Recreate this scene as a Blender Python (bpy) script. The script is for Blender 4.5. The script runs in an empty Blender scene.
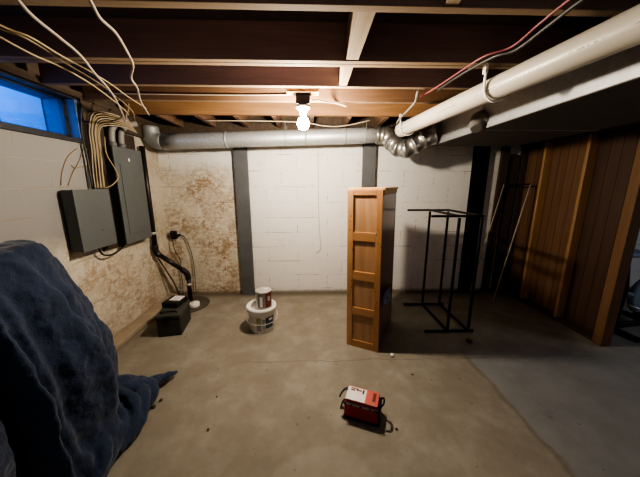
import bpy, bmesh, math, random
from mathutils import Vector, Matrix, Euler, noise
random.seed(4)
S = bpy.context.scene
COL = S.collection
R = math.radians

# ---------------------------------------------------------------- camera
CAM_H = 1.5; FPX = 258.0; YAW = R(1.7); PITCH = R(11.6)
cd = bpy.data.cameras.new('camera'); cam = bpy.data.objects.new('camera', cd); COL.objects.link(cam)
cd.sensor_width = 36; cd.lens = FPX * 36 / 640; cd.clip_start = .02
cam.location = (0, 0, CAM_H); cam.rotation_euler = (math.pi/2 - PITCH, 0, -YAW)
S.camera = cam

# ---------------------------------------------------------------- mesh helpers
class MB:
    """collects shapes; build() links them as ONE mesh object"""
    def __init__(self): self.bm = bmesh.new()
    def box(self, c, s, rot=None, bev=0, seg=2):
        r = bmesh.ops.create_cube(self.bm, size=1)
        vs = r['verts']
        m = Matrix.Translation(Vector(c))
        if rot is not None: m = m @ (rot if isinstance(rot, Matrix) else Euler(rot).to_matrix().to_4x4())
        m = m @ Matrix.Diagonal((*s, 1))
        bmesh.ops.transform(self.bm, matrix=m, verts=vs)
        if bev:
            es = list({e for v in vs for e in v.link_edges})
            bmesh.ops.bevel(self.bm, geom=es, offset=bev, segments=seg, affect='EDGES', profile=.6)
        return self
    def lohi(self, lo, hi, bev=0):
        return self.box([(a+b)/2 for a, b in zip(lo, hi)], [abs(b-a) for a, b in zip(lo, hi)], None, bev)
    def tube(self, pts, r, n=10, cap=True, squash=None):
        pts = [Vector(p) for p in pts]
        rs = r if isinstance(r, (list, tuple)) else [r]*len(pts)
        t0 = (pts[1]-pts[0]).normalized()
        ref = Vector((0, 0, 1)) if abs(t0.z) < .9 else Vector((1, 0, 0))
        nrm = (ref - t0*ref.dot(t0)).normalized()
        rings = []
        for i, p in enumerate(pts):
            a = pts[max(i-1, 0)]; b = pts[min(i+1, len(pts)-1)]
            t = (b-a).normalized()
            nrm = (nrm - t*nrm.dot(t)).normalized(); bi = t.cross(nrm)
            ring = []
            for k in range(n):
                ang = 2*math.pi*k/n
                w = nrm*math.cos(ang)*(squash or 1) + bi*math.sin(ang)
                ring.append(self.bm.verts.new(p + w*rs[i]))
            rings.append(ring)
        for A, B in zip(rings, rings[1:]):
            for k in range(n):
                f = self.bm.faces.new((A[k], A[(k+1) % n], B[(k+1) % n], B[k])); f.smooth = True
        if cap:
            self.bm.faces.new(rings[0][::-1]); self.bm.faces.new(rings[-1])
        return self
    def lathe(self, prof, c=(0, 0, 0), n=32, axis='z', closed=False):
        rings = []
        for (r, z) in prof:
            ring = []
            for k in range(n):
                a = 2*math.pi*k/n
                p = Vector((r*math.cos(a), r*math.sin(a), z))
                if axis == 'x': p = Vector((p.z, p.x, p.y))
                if axis == 'y': p = Vector((p.x, p.z, p.y))
                ring.append(self.bm.verts.new(p+Vector(c)))
            rings.append(ring)
        prs = list(zip(rings, rings[1:]))
        for A, B in prs:
            for k in range(n):
                f = self.bm.faces.new((A[k], A[(k+1) % n], B[(k+1) % n], B[k])); f.smooth = True
        if prof[0][0] > 1e-4: self.bm.faces.new(rings[0][::-1])
        if prof[-1][0] > 1e-4: self.bm.faces.new(rings[-1])
        return self
    def quad(self, *ps):
        self.bm.faces.new([self.bm.verts.new(p) for p in ps]); return self
    def ball(self, c, r, scale=(1, 1, 1), sub=2):
        q = bmesh.ops.create_icosphere(self.bm, subdivisions=sub, radius=r)
        bmesh.ops.transform(self.bm, matrix=Matrix.Translation(c) @ Matrix.Diagonal((*scale, 1)), verts=q['verts'])
        for v in q['verts']:
            for f in v.link_faces: f.smooth = True
        return self
    def build(self, name, m, parent=None):
        bmesh.ops.remove_doubles(self.bm, verts=self.bm.verts, dist=1e-6)
        bmesh.ops.recalc_face_normals(self.bm, faces=self.bm.faces)
        me = bpy.data.meshes.new(name); self.bm.to_mesh(me); self.bm.free()
        o = bpy.data.objects.new(name, me); COL.objects.link(o)
        for mm in (m if isinstance(m, (list, tuple)) else [m]): me.materials.append(mm)
        if parent: o.parent = parent
        return o

def tag(o, label, cat, group=None, kind=None):
    o['label'] = label; o['category'] = cat
    if group: o['group'] = group
    if kind: o['kind'] = kind
    return o
def thing(name, label, cat, loc=(0, 0, 0), rz=0, group=None):
    o = bpy.data.objects.new(name, None); COL.objects.link(o); o.empty_display_size = .1
    o.location = loc; o.rotation_euler = (0, 0, rz)
    return tag(o, label, cat, group)
def struct(name, mb, m, parent=None):
    o = mb.build(name, m, parent)
    if not parent: o['kind'] = 'structure'
    return o
def spline(pts, n=8):
    pts = [Vector(p) for p in pts]; out = []
    q = [2*pts[0]-pts[1]] + pts + [2*pts[-1]-pts[-2]]
    for i in range(1, len(q)-2):
        a, b, c, d = q[i-1:i+3]
        for k in range(n):
            t = k/n
            out.append(.5*((2*b)+(c-a)*t+(2*a-5*b+4*c-d)*t*t+(3*b-a-3*c+d)*t**3))
    out.append(pts[-1]); return out

# ---------------------------------------------------------------- materials
def newmat(name):
    m = bpy.data.materials.new(name); m.use_nodes = True
    nt = m.node_tree; b = nt.nodes['Principled BSDF']
    return m, nt, b
class NT:
    def __init__(self, nt): self.nt = nt; self._c = None
    def n(self, t, **kw):
        x = self.nt.nodes.new(t)
        for k, v in kw.items(): setattr(x, k, v)
        return x
    def l(self, a, b): self.nt.links.new(a, b)
    def coord(self):
        if not self._c: self._c = self.n('ShaderNodeTexCoord').outputs['Object']
        return self._c
    def mapping(self, scale=(1, 1, 1), loc=(0, 0, 0), rot=(0, 0, 0)):
        m = self.n('ShaderNodeMapping'); self.l(self.coord(), m.inputs[0])
        m.inputs['Scale'].default_value = scale; m.inputs['Location'].default_value = loc; m.inputs['Rotation'].default_value = rot
        return m.outputs[0]
    def noise(self, scale, vec=None, detail=4, rough=.55, dist=0):
        x = self.n('ShaderNodeTexNoise'); self.l(vec or self.coord(), x.inputs['Vector'])
        x.inputs['Scale'].default_value = scale; x.inputs['Detail'].default_value = detail
        x.inputs['Roughness'].default_value = rough; x.inputs['Distortion'].default_value = dist
        return x.outputs['Fac']
    def ramp(self, fac, stops, interp='LINEAR'):
        x = self.n('ShaderNodeValToRGB'); self.l(fac, x.inputs[0]); e = x.color_ramp.elements
        x.color_ramp.interpolation = interp
        while len(e) < len(stops): e.new(.5)
        for el, (p, c) in zip(e, stops):
            el.position = p; el.color = (c, c, c, 1) if isinstance(c, (int, float)) else (*c, 1)
        return x.outputs[0]
    def mix(self, fac, a, b, mode='MIX'):
        x = self.n('ShaderNodeMix', data_type='RGBA', blend_type=mode)
        for i, v in ((0, fac), (6, a), (7, b)):
            if isinstance(v, (int, float)): x.inputs[i].default_value = v
            elif isinstance(v, tuple): x.inputs[i].default_value = (*v, 1)
            else: self.l(v, x.inputs[i])
        return x.outputs[2]
    def math(self, op, a, b=0, c=None):
        x = self.n('ShaderNodeMath', operation=op)
        for i, v in enumerate((a, b) if c is None else (a, b, c)):
            if isinstance(v, (int, float)): x.inputs[i].default_value = v
            else: self.l(v, x.inputs[i])
        return x.outputs[0]
    def sep(self, vec=None):
        x = self.n('ShaderNodeSeparateXYZ'); self.l(vec or self.coord(), x.inputs[0]); return x.outputs
    def bump(self, h, bsdf, strength=.3, dist=.01):
        x = self.n('ShaderNodeBump'); self.l(h, x.inputs['Height'])
        x.inputs['Strength'].default_value = strength; x.inputs['Distance'].default_value = dist
        self.l(x.outputs[0], bsdf.inputs['Normal'])
    def smooth(self, v, a, b):
        x = self.n('ShaderNodeMapRange', interpolation_type='SMOOTHSTEP'); self.l(v, x.inputs[0])
        x.inputs[1].default_value = a; x.inputs[2].default_value = b
        return x.outputs[0]

def plain(name, c, rough=.6, metal=0, var=.15, scale=12, bump=0, spec=.5):
    m, nt, b = newmat(name); g = NT(nt)
    f = g.noise(scale)
    col = g.mix(f, tuple(x*(1-var) for x in c), tuple(min(1, x*(1+var)) for x in c))
    g.l(col, b.inputs['Base Color']); b.inputs['Roughness'].default_value = rough; b.inputs['Metallic'].default_value = metal
    b.inputs['Specular IOR Level'].default_value = spec
    if bump: g.bump(g.noise(scale*6), b, bump, .004)
    return m
def wood(name, dark, light, axis=0, scale=1, rough=.65, knots=False, coat=0):
    m, nt, b = newmat(name); g = NT(nt)
    sc = [28*scale]*3; sc[axis] = 1.6*scale
    v = g.mapping(tuple(sc))
    f = g.noise(1, v, 6, .65, .6)
    f2 = g.noise(3.5*scale, g.mapping(tuple(1 if i != axis else .4 for i in range(3))), 3)
    col = g.mix(g.ramp(f, [(.3, 0), (.7, 1)]), dark, light)
    col = g.mix(g.math('MULTIPLY', f2, .5), col, tuple(x*.55 for x in dark))
    if knots:
        vo = g.n('ShaderNodeTexVoronoi'); g.l(g.mapping(tuple(7 if i != axis else 4 for i in range(3))), vo.inputs['Vector'])
        k = g.ramp(vo.outputs['Distance'], [(.12, 1), (.20, 0)])
        col = g.mix(k, col, tuple(x*.3 for x in dark))
    g.l(col, b.inputs['Base Color']); b.inputs['Roughness'].default_value = rough
    b.inputs['Coat Weight'].default_value = coat
    g.bump(f, b, .15, .003)
    return m

# floor: two pours of concrete, stains, a crack
def mat_floor():
    m, nt, b = newmat('concrete_floor'); g = NT(nt)
    s = g.sep()
    big = g.noise(.9, None, 5, .6); mid = g.noise(4, None, 6, .65); fine = g.noise(45, None, 4, .7)
    tan = g.mix(g.ramp(big, [(.3, 0), (.7, 1)]), (.262, .238, .194), (.36, .333, .28))
    tan = g.mix(g.ramp(mid, [(.42, .55), (.62, 0)]), tan, (.205, .178, .14))
    tan = g.mix(g.math('MULTIPLY', g.ramp(mid, [(.55, 0), (.75, 1)]), .5), tan, (.36, .335, .29))
    gry = g.mix(g.ramp(mid, [(.3, 0), (.7, 1)]), (.205, .208, .21), (.27, .274, .276))
    wob = g.math('MULTIPLY', g.math('SUBTRACT', g.noise(5, None, 6), .5), .09)
    xw = g.math('ADD', s[0], wob)
    near = g.math('SUBTRACT', 1, g.smooth(s[1], 1.9, 2.2))
    pm = g.math('MULTIPLY', g.smooth(xw, 1.36, 1.40), near)
    col = g.mix(pm, tan, gry)
    # joint along the pour
    jl = g.math('SUBTRACT', 1, g.smooth(g.math('ABSOLUTE', g.math('SUBTRACT', xw, 1.37)), 0, .035))
    col = g.mix(g.math('MULTIPLY', g.math('MULTIPLY', jl, near), .45), col, (.12, .1, .075))
    # hairline crack running across
    yw = g.math('ADD', s[1], g.math('MULTIPLY', g.math('SUBTRACT', g.noise(3, None, 5), .5), .12))
    ck = g.math('SUBTRACT', 1, g.smooth(g.math('ABSOLUTE', g.math('SUBTRACT', yw, 1.99)), 0, .009))
    rng = g.math('MULTIPLY', g.smooth(s[0], -.75, -.5), g.math('SUBTRACT', 1, g.smooth(s[0], 2.4, 2.7)))
    col = g.mix(g.math('MULTIPLY', g.math('MULTIPLY', ck, rng), .55), col, (.13, .1, .07))
    # pale skim patch near the front
    d = g.n('ShaderNodeVectorMath', operation='DISTANCE'); g.l(g.coord(), d.inputs[0]); d.inputs[1].default_value = (.05, .95, 0)
    dd = g.math('ADD', d.outputs['Value'], g.math('MULTIPLY', g.noise(6), .12))
    col = g.mix(g.math('MULTIPLY', g.math('SUBTRACT', 1, g.smooth(dd, .34, .37)), .4), col, (.37, .345, .295))
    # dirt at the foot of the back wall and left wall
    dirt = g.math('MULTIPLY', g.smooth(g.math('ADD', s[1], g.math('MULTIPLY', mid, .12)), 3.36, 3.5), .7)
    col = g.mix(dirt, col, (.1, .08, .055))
    # rubbed marks & specks
    sp = g.ramp(g.noise(22, None, 2, .5), [(.70, 0), (.74, 1)])
    col = g.mix(g.math('MULTIPLY', sp, .55), col, (.12, .09, .06))
    col = g.mix(g.math('MULTIPLY', fine, .25), col, (.24, .21, .165))
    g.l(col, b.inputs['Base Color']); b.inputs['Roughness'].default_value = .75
    b.inputs['Specular IOR Level'].default_value = .3
    g.bump(g.math('ADD', fine, mid), b, .25, .004)
    return m

def mat_block(name, plane, stain, dim=1):
    """painted concrete block; plane 'xz' or 'yz'; stain: function (g, s, noise) -> mask"""
    m, nt, b = newmat(name); g = NT(nt)
    s = g.sep()
    cb = g.n('ShaderNodeCombineXYZ')
    g.l(s[0] if plane == 'xz' else s[1], cb.inputs[0]); g.l(g.math('SUBTRACT', s[2], .062), cb.inputs[1])
    br = g.n('ShaderNodeTexBrick'); g.l(cb.outputs[0], br.inputs['Vector'])
    br.inputs['Scale'].default_value = 1; br.inputs['Brick Width'].default_value = .406; br.inputs['Row Height'].default_value = .203
    br.inputs['Mortar Size'].default_value = .005; br.inputs['Mortar Smooth'].default_value = .6
    br.offset = .5
    n1 = g.noise(1.6, None, 6, .6); n2 = g.noise(12, g.mapping((1, 1, 1.5)), 8, .74, .4); n3 = g.noise(60, None, 3, .6)
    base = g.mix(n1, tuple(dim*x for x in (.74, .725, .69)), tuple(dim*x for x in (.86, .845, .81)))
    base = g.mix(g.math('MULTIPLY', br.outputs['Fac'], .13), base, (.52, .49, .43))
    # horizontal rub lines on some joints
    hz = g.noise(3, g.mapping((1, 1, 9)), 4)
    base = g.mix(g.math('MULTIPLY', g.math('MULTIPLY', br.outputs['Fac'], g.ramp(hz, [(.52, 0), (.62, 1)])), .8), base, (.30, .24, .16))
    mask = stain(g, s, n1)
    rust = g.mix(g.ramp(n2, [(.3, 0), (.75, 1)]), (.17, .085, .035), (.42, .27, .13))
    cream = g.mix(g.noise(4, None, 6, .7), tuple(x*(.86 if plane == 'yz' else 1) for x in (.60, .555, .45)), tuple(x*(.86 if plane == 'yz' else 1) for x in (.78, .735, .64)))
    old = g.mix(mask, base, cream)
    # thin tide-mark veins plus soft blotches that gather on the joints
    vein = g.math('SUBTRACT', 1, g.smooth(g.math('ABSOLUTE', g.math('SUBTRACT', g.noise(7, None, 7, .7, .5), .5)), 0, .035))
    blo = g.ramp(g.math('ADD', g.noise(18, g.mapping((1, 1, 1.4)), 8, .75), g.math('MULTIPLY', g.noise(3.2, None, 4), .55)), [(.68, 0), (.88, 1)])
    jn = g.math('MULTIPLY', g.smooth(br.outputs['Fac'], 0, .6), g.ramp(g.noise(4, g.mapping((1, 1, 3)), 4), [(.45, 0), (.6, .8)]))
    hi = g.ramp(g.noise(2.2, None, 3), [(.35, .25), (.6, 1)])
    amt = g.math('MULTIPLY', g.math('MULTIPLY', mask, .72 if plane == 'yz' else .95), g.math('MINIMUM', .92, g.math('ADD', g.math('MULTIPLY', jn, .8), g.math('MULTIPLY', hi, g.math('ADD', g.math('MULTIPLY', vein, .62), g.math('MULTIPLY', blo, .88))))))
    col = g.mix(amt, old, rust)
    blot = g.ramp(g.noise(5, g.mapping((1, 1, 2.2)), 6, .7), [(.60, 0), (.70, 1)])
    col = g.mix(g.math('MULTIPLY', blot, .18), col, (.36, .28, .18))
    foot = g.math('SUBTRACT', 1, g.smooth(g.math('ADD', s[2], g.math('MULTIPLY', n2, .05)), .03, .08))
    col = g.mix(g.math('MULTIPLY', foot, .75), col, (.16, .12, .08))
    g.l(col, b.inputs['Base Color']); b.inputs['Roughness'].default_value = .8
    h = g.math('SUBTRACT', g.math('MULTIPLY', g.math('ADD', n3, n2), .35), br.outputs['Fac'])
    g.bump(h, b, .3, .006)
    return m
def stain_back(g, s, n):
    e = g.math('ADD', s[0], g.math('MULTIPLY', g.noise(2.2, None, 5), .5))
    m1 = g.math('SUBTRACT', 1, g.smooth(e, -.85, -.60))
    top = g.math('SUBTRACT', 1, g.smooth(g.math('ADD', s[2], g.math('MULTIPLY', n, .3)), 1.7, 2.0))
    return g.math('MULTIPLY', m1, top)
def stain_left(g, s, n):
    e = g.math('ADD', s[2], g.math('MULTIPLY', g.math('SUBTRACT', g.noise(2.5, None, 5), .5), .7))
    m1 = g.math('SUBTRACT', 1, g.smooth(e, .82, 1.1))
    m2 = g.smooth(g.math('ADD', s[1], g.math('MULTIPLY', n, .4)), 1.6, 2.3)
    hi = g.math('MULTIPLY', g.smooth(s[1], 2.9, 3.1), .8)
    return g.math('MAXIMUM', g.math('MULTIPLY', m1, m2), hi)
def stain_none(g, s, n):
    return g.math('MULTIPLY', n, .1)

def mat_panelling(name, c1, c2):
    m, nt, b = newmat(name); g = NT(nt); s = g.sep()
    f = g.noise(1, g.mapping((20, 34, 1.3)), 6, .65, .5)
    # random-width vertical boards with grooves
    w = g.math('FRACT', g.math('DIVIDE', s[1], .1016))
    gr = g.math('SUBTRACT', 1, g.smooth(g.math('ABSOLUTE', g.math('SUBTRACT', w, .5)), .02, .05))
    idx = g.n('ShaderNodeTexWhiteNoise', noise_dimensions='1D'); g.l(g.math('FLOOR', g.math('ADD', g.math('DIVIDE', s[1], .1016), .5)), idx.inputs['W'])
    col = g.mix(g.ramp(f, [(.3, 0), (.72, 1)]), c1, c2)
    col = g.mix(g.math('MULTIPLY', idx.outputs['Value'], .45), col, tuple(x*.6 for x in c1))
    col = g.mix(g.math('MULTIPLY', gr, .8), col, tuple(x*.2 for x in c1))
    g.l(col, b.inputs['Base Color']); b.inputs['Roughness'].default_value = .6
    g.bump(g.math('SUBTRACT', f, gr), b, .2, .003)
    return m
def mat_galv(name, c=(.62, .64, .66), rough=.42, metal=.5):
    m, nt, b = newmat(name); g = NT(nt)
    vo = g.n('ShaderNodeTexVoronoi'); g.l(g.coord(), vo.inputs['Vector']); vo.inputs['Scale'].default_value = 38
    n = g.noise(3, None, 5)
    col = g.mix(vo.outputs['Distance'], tuple(x*.75 for x in c), c)
    col = g.mix(g.math('MULTIPLY', n, .5), col, tuple(x*.55 for x in c))
    g.l(col, b.inputs['Base Color']); b.inputs['Metallic'].default_value = metal; b.inputs['Roughness'].default_value = rough
    g.l(g.ramp(n, [(.2, rough-.1), (.8, rough+.15)]), b.inputs['Roughness'])
    return m
def mat_pvc():
    m, nt, b = newmat('pvc_white'); g = NT(nt); s = g.sep()
    n = g.noise(4)
    col = g.mix(n, (.60, .565, .49), (.50, .465, .395))
    # faint printed line of specs along the pipe (local y is the run, local angle on the lit side)
    ang = g.math('ARCTAN2', s[2], s[0])
    band = g.math('SUBTRACT', 1, g.smooth(g.math('ABSOLUTE', g.math('SUBTRACT', ang, -2.85)), .03, .06))
    dash = g.ramp(g.noise(1, g.mapping((1, 70, 1)), 3), [(.47, 0), (.52, 1)])
    grp = g.ramp(g.noise(1, g.mapping((.01, 2.6, .01)), 1), [(.45, 0), (.5, 1)])
    col = g.mix(g.math('MULTIPLY', g.math('MULTIPLY', band, dash), grp), col, (.12, .1, .09))
    g.l(col, b.inputs['Base Color']); b.inputs['Roughness'].default_value = .38
    return m
def mat_cloth(name, c):
    m, nt, b = newmat(name); g = NT(nt)
    n = g.noise(3, None, 5); f = g.noise(160, None, 2)
    col = g.mix(n, tuple(x*.6 for x in c), tuple(x*1.25 for x in c))
    col = g.mix(g.math('MULTIPLY', f, .3), col, tuple(x*.4 for x in c))
    g.l(col, b.inputs['Base Color']); b.inputs['Roughness'].default_value = .95
    b.inputs['Sheen Weight'].default_value = .25; b.inputs['Sheen Roughness'].default_value = .5
    b.inputs['Specular IOR Level'].default_value = .1
    g.bump(g.math('ADD', f, g.math('MULTIPLY', g.noise(26, None, 4), 2)), b, .5, .006)
    return m
def emit(name, c, st):
    m, nt, b = newmat(name)
    b.inputs['Base Color'].default_value = (*c, 1); b.inputs['Emission Color'].default_value = (*c, 1); b.inputs['Emission Strength'].default_value = st
    return m
def mat_glass():
    m, nt, b = newmat('window_glass'); g = NT(nt)
    t = g.n('ShaderNodeBsdfTransparent'); t.inputs[0].default_value = (.9, .95, 1, 1)
    gl = g.n('ShaderNodeBsdfGlossy'); gl.inputs['Roughness'].default_value = .05
    mx = g.n('ShaderNodeMixShader'); g.l(g.ramp(g.noise(9), [(.3, .04), (.8, .09)]), mx.inputs[0])
    g.l(t.outputs[0], mx.inputs[1]); g.l(gl.outputs[0], mx.inputs[2])
    g.l(mx.outputs[0], nt.nodes['Material Output'].inputs['Surface'])
    return m

M = {
 'floor': mat_floor(),
 'back': mat_block('painted_block_back', 'xz', stain_back),
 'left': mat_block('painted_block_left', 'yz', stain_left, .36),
 'other': mat_block('painted_block_other', 'xz', stain_none),
 'other2': mat_block('painted_block_side', 'yz', stain_none),
 'curb': plain('dusty_curb', (.36, .30, .22), .85, 0, .3, 7, .4),
 'subfloor': wood('subfloor_board', (.12, .09, .085), (.17, .13, .12), 0, .6, .85),
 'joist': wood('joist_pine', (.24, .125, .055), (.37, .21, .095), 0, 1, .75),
 'joistd': wood('joist_side_shade', (.22, .155, .145), (.31, .22, .205), 0, 1, .85),  # shade of the unlit joist sides put into the wood colour
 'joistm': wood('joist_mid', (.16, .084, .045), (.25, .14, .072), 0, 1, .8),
 'joistb': wood('joist_bottom_lit', (.24, .165, .10), (.36, .265, .175), 0, 1, .8),  # bulb light on the joist undersides put into the wood colour
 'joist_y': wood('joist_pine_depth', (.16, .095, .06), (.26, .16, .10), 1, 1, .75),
 'blocking': wood('blocking_pine', (.30, .225, .145), (.43, .34, .235), 1, 1, .75),
 'sill': wood('sill_plate_wood', (.07, .05, .036), (.14, .10, .07), 1, 1, .8),
 'stud': wood('stud_pine', (.36, .20, .09), (.52, .32, .15), 2, 1, .65),
 'studd': wood('stud_old', (.06, .042, .03), (.105, .075, .055), 2, 1, .8),
 'post': wood('post_pine', (.19, .10, .046), (.27, .15, .072), 2, 1, .65),
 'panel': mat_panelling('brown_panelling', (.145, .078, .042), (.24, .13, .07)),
 'paneld': mat_panelling('shaded_panelling', (.07, .038, .024), (.12, .065, .04)),  # darker copy of the brown panelling; shade of the unlit bay in the colour
 'pine': wood('wardrobe_pine', (.41, .20, .085), (.57, .32, .15), 2, .8, .38, True, .3),
 'pineh': wood('wardrobe_pine_rail', (.41, .20, .085), (.57, .32, .15), 0, .8, .38, False, .3),
 'pinel': wood('wardrobe_pine_inset', (.37, .20, .10), (.58, .36, .20), 2, .7, .4, False, .3),
 'pinetop': wood('wardrobe_top_lit', (.74, .42, .17), (.86, .55, .26), 1, .8, .4),  # paler pine, so the top strip looks lit by its colour
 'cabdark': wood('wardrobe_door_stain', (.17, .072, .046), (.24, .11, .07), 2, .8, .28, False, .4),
 'steel': plain('painted_steel_column', (.135, .14, .145), .5, .15, .25, 6),
 'galv': mat_galv('galvanised_duct'),
 'galvd': mat_galv('galvanised_trunk', (.50, .52, .53), .5),
 'duct_under': plain('duct_underside_shade', (.15, .138, .126), .8, 0, .25, 3),  # shade below the trunk duct painted as a darker tone
 'foil': mat_galv('foil_elbow', (.56, .56, .55), .3, .85),
 'pvc': mat_pvc(),
 'pvc2': plain('pvc_tan', (.58, .50, .38), .45, 0, .12, 5),
 'strap': plain('white_strap', (.76, .74, .68), .45),
 'romexw': plain('white_cable_jacket', (.38, .32, .25), .6),
 'romexy': plain('yellowed_cable_jacket', (.34, .27, .15), .6),
 'cabd': plain('dark_cable_jacket', (.03, .028, .026), .5),
 'cabg': plain('grey_cable_jacket', (.25, .24, .22), .55),
 'cabr': plain('red_cable_jacket', (.24, .06, .07), .5),
 'stick': plain('pale_metal_bar', (.50, .43, .34), .5),
 'string': plain('brown_string', (.30, .22, .12), .9),
 'pgrey': plain('panel_grey_paint', (.115, .128, .13), .5, .1, .12, 5),
 'pdark': plain('panel_side_shade', (.06, .066, .067), .55, .1, .12, 5),  # darker copy of the panel grey; shade on the box sides painted in
 'backer': wood('backer_plywood', (.055, .04, .03), (.09, .065, .045), 2, 1, .85),
 'black': plain('black_plastic', (.012, .012, .013), .45),
 'blackm': plain('black_metal', (.014, .013, .013), .42, .4),
 'blackpipe': plain('black_abs_pipe', (.022, .019, .018), .4),
 'navy': mat_cloth('navy_blanket', (.036, .052, .097)),
 'white': plain('white_plastic', (.80, .79, .76), .4, 0, .06),
 'bucket': plain('bucket_white', (.68, .67, .64), .45, 0, .12, 9),
 'bluelab': plain('navy_print', (.06, .07, .13), .5),
 'greylab': plain('grey_print', (.33, .33, .33), .5),
 'olive': plain('olive_label', (.42, .40, .24), .5),
 'tin': mat_galv('paint_can_tin', (.70, .68, .64), .35),
 'canlab': plain('can_label_grey', (.20, .19, .185), .45, 0, .4, 14),
 'canred': plain('can_label_brown', (.16, .045, .03), .45),
 'tbox': plain('box_dark_green', (.036, .037, .034), .55, 0, .2),
 'tlid': plain('box_lid_green', (.070, .072, .064), .6, 0, .2),
 'red': plain('red_fabric', (.33, .03, .028), .6, 0, .2, 20),
 'redtop': plain('red_top_print', (.60, .14, .11), .5, 0, .12, 20),
 'bagw': plain('white_print', (.80, .77, .76), .5),
 'sump': plain('sump_lid', (.10, .085, .068), .8, 0, .35, 9, .4),
 'dirt': plain('dirt_crumb', (.10, .075, .05), .95),
 'rag': plain('blue_grey_rag', (.22, .235, .31), .7, 0, .3, 20),
 'winf': plain('window_frame_paint', (.030, .034, .045), .5),
 'jamb': plain('window_jamb_paint', (.16, .20, .27), .6),
 'porc': plain('porcelain', (.78, .74, .66), .3),
 'bulb': emit('lit_bulb', (1, .87, .70), 1000),
 'glass': mat_glass(),
 'reveal': plain('window_reveal_paint', (.13, .16, .21), .7),
 'well': plain('window_well_wall', (.30, .36, .45), .7),
 'bluegrey': plain('machine_bluegrey', (.25, .30, .38), .5),
}

# ---------------------------------------------------------------- setting
XL, YB, ZW, ZC = -1.95, 3.48, 2.2, 2.40
struct('floor', MB().quad((-2.3, -3.3, 0), (6.2, -3.3, 0), (6.2, 3.9, 0), (-2.3, 3.9, 0)), M['floor'])
struct('ceiling', MB().lohi((-2.2, -3.3, ZC), (6.2, 3.9, ZC+.02)), M['subfloor'])
struct('wall_back', MB().lohi((-2.2, YB, 0), (6.2, YB+.2, ZC)), M['back'])
struct('trim_6', MB().lohi((XL, YB-.04, 2.09), (2.7, YB-.001, ZC-.01)), M['sill'])
# left wall with a window opening (y 1.60..2.33, z 1.88..2.2)
WY0, WY1, WZ0, WZ1 = 1.30, 2.335, 1.885, 2.195
w = MB()
w.lohi((XL-.22, -3.3, 0), (XL, WY0, ZW)); w.lohi((XL-.22, WY1, 0), (XL-.085, YB, ZW)); w.lohi((XL-.085, WY1+.0205, 0), (XL, YB, ZW)); w.lohi((XL-.22, WY0, 0), (XL, WY1, WZ0)); w.lohi((XL-.085, WY1, 0), (XL, WY1+.0205, WZ0-.001))
w.lohi((XL-.22, WY0, WZ1), (XL, WY1, ZW))
struct('wall_left', w, M['left'])
struct('wall_front', MB().lohi((-2.2, -3.3, 0), (6.2, -3.2, ZC)), M['other'])
struct('wall_right', MB().lohi((6.0, -3.2, 0), (6.2, YB, ZC)), M['other2'])
struct('trim_1', MB().box((XL+.07, 1.2, .03), (.14, 4.4, .06), None, .015), M['curb'])
struct('trim_2', MB().lohi((XL-.2, -3.2, ZW), (XL+.05, YB, ZW+.05)).lohi((XL-.22, -3.2, ZW+.05), (XL-.05, YB, ZC)).lohi((XL+.001, 2.37, 2.03), (XL+.045, YB-.045, ZW-.001)), M['sill'])
# panelled stud partition (panelling only; studs are things)
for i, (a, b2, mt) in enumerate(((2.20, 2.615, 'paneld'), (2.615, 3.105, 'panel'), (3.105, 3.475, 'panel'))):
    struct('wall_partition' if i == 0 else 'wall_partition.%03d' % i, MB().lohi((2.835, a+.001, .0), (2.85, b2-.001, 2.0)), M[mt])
struct('trim_3', MB().lohi((2.745, 2.21, 0), (2.833, 3.47, .038)), M['studd'])
struct('trim_4', MB().lohi((2.72, 2.06, 2.0), (2.86, 3.47, 2.19)), M['studd'])

# window: frame, mullion, pane, reveal
wf = MB()
xo = XL+.03
wf.lohi((XL-.02, WY0-.05, WZ0-.035), (xo, WY1+.03, WZ0-.004)); wf.lohi((XL-.02, WY1+.0205, WZ0-.035), (xo, WY1+.035, WZ1))
wf.lohi((XL-.02, WY0-.05, WZ1-.012), (xo, WY1+.03, WZ1)); wf.lohi((XL-.02, WY0-.05, WZ0-.035), (xo, WY0, WZ1))
wo = struct('window_1', wf, M['winf'])
xs = XL-.05
sf = MB()
for lo, hi in (((xs-.03, WY0, WZ0), (xs, WY1-.007, WZ0+.02)), ((xs-.03, WY0, WZ1-.02), (xs, WY1-.007, WZ1)), ((xs-.03, WY1-.032, WZ0), (xs, WY1-.007, WZ1)), ((xs-.03, 1.80, WZ0), (xs+.004, 1.835, WZ1)), ((xs-.03, WY0, WZ0), (xs, WY0+.04, WZ1))):
    sf.lohi(lo, hi)
sf.build('window_sash', M['winf'], wo)
MB().lohi((xs-.018, WY0+.02, WZ0+.01), (xs-.012, WY1-.02, WZ1-.01)).build('window_pane', M['glass'], wo)
MB().lohi((xs-.03, WY1-.006, WZ0), (xo-.004, WY1+.02, WZ1-.012)).build('window_jamb', M['jamb'], wo)
MB().lohi((XL-.22, WY1-.012, WZ0), (xs-.031, WY1-.001, WZ1-.001)).lohi((XL-.22, WY0, WZ1-.012), (xs-.031, WY1-.012, WZ1-.001)).build('window_reveal', M['reveal'], wo)
# window well outside
ww = MB(); ww.lohi((XL-.75, WY1-.02, 1.6), (XL-.221, WY1+.10, 2.42)); ww.lohi((XL-.75, 1.0, 1.6), (XL-.70, WY1, 2.02)); ww.lohi((XL-.75, 1.0, 1.6), (XL-.23, WY1, 1.80))
struct('trim_5', ww, M['well'])

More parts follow.
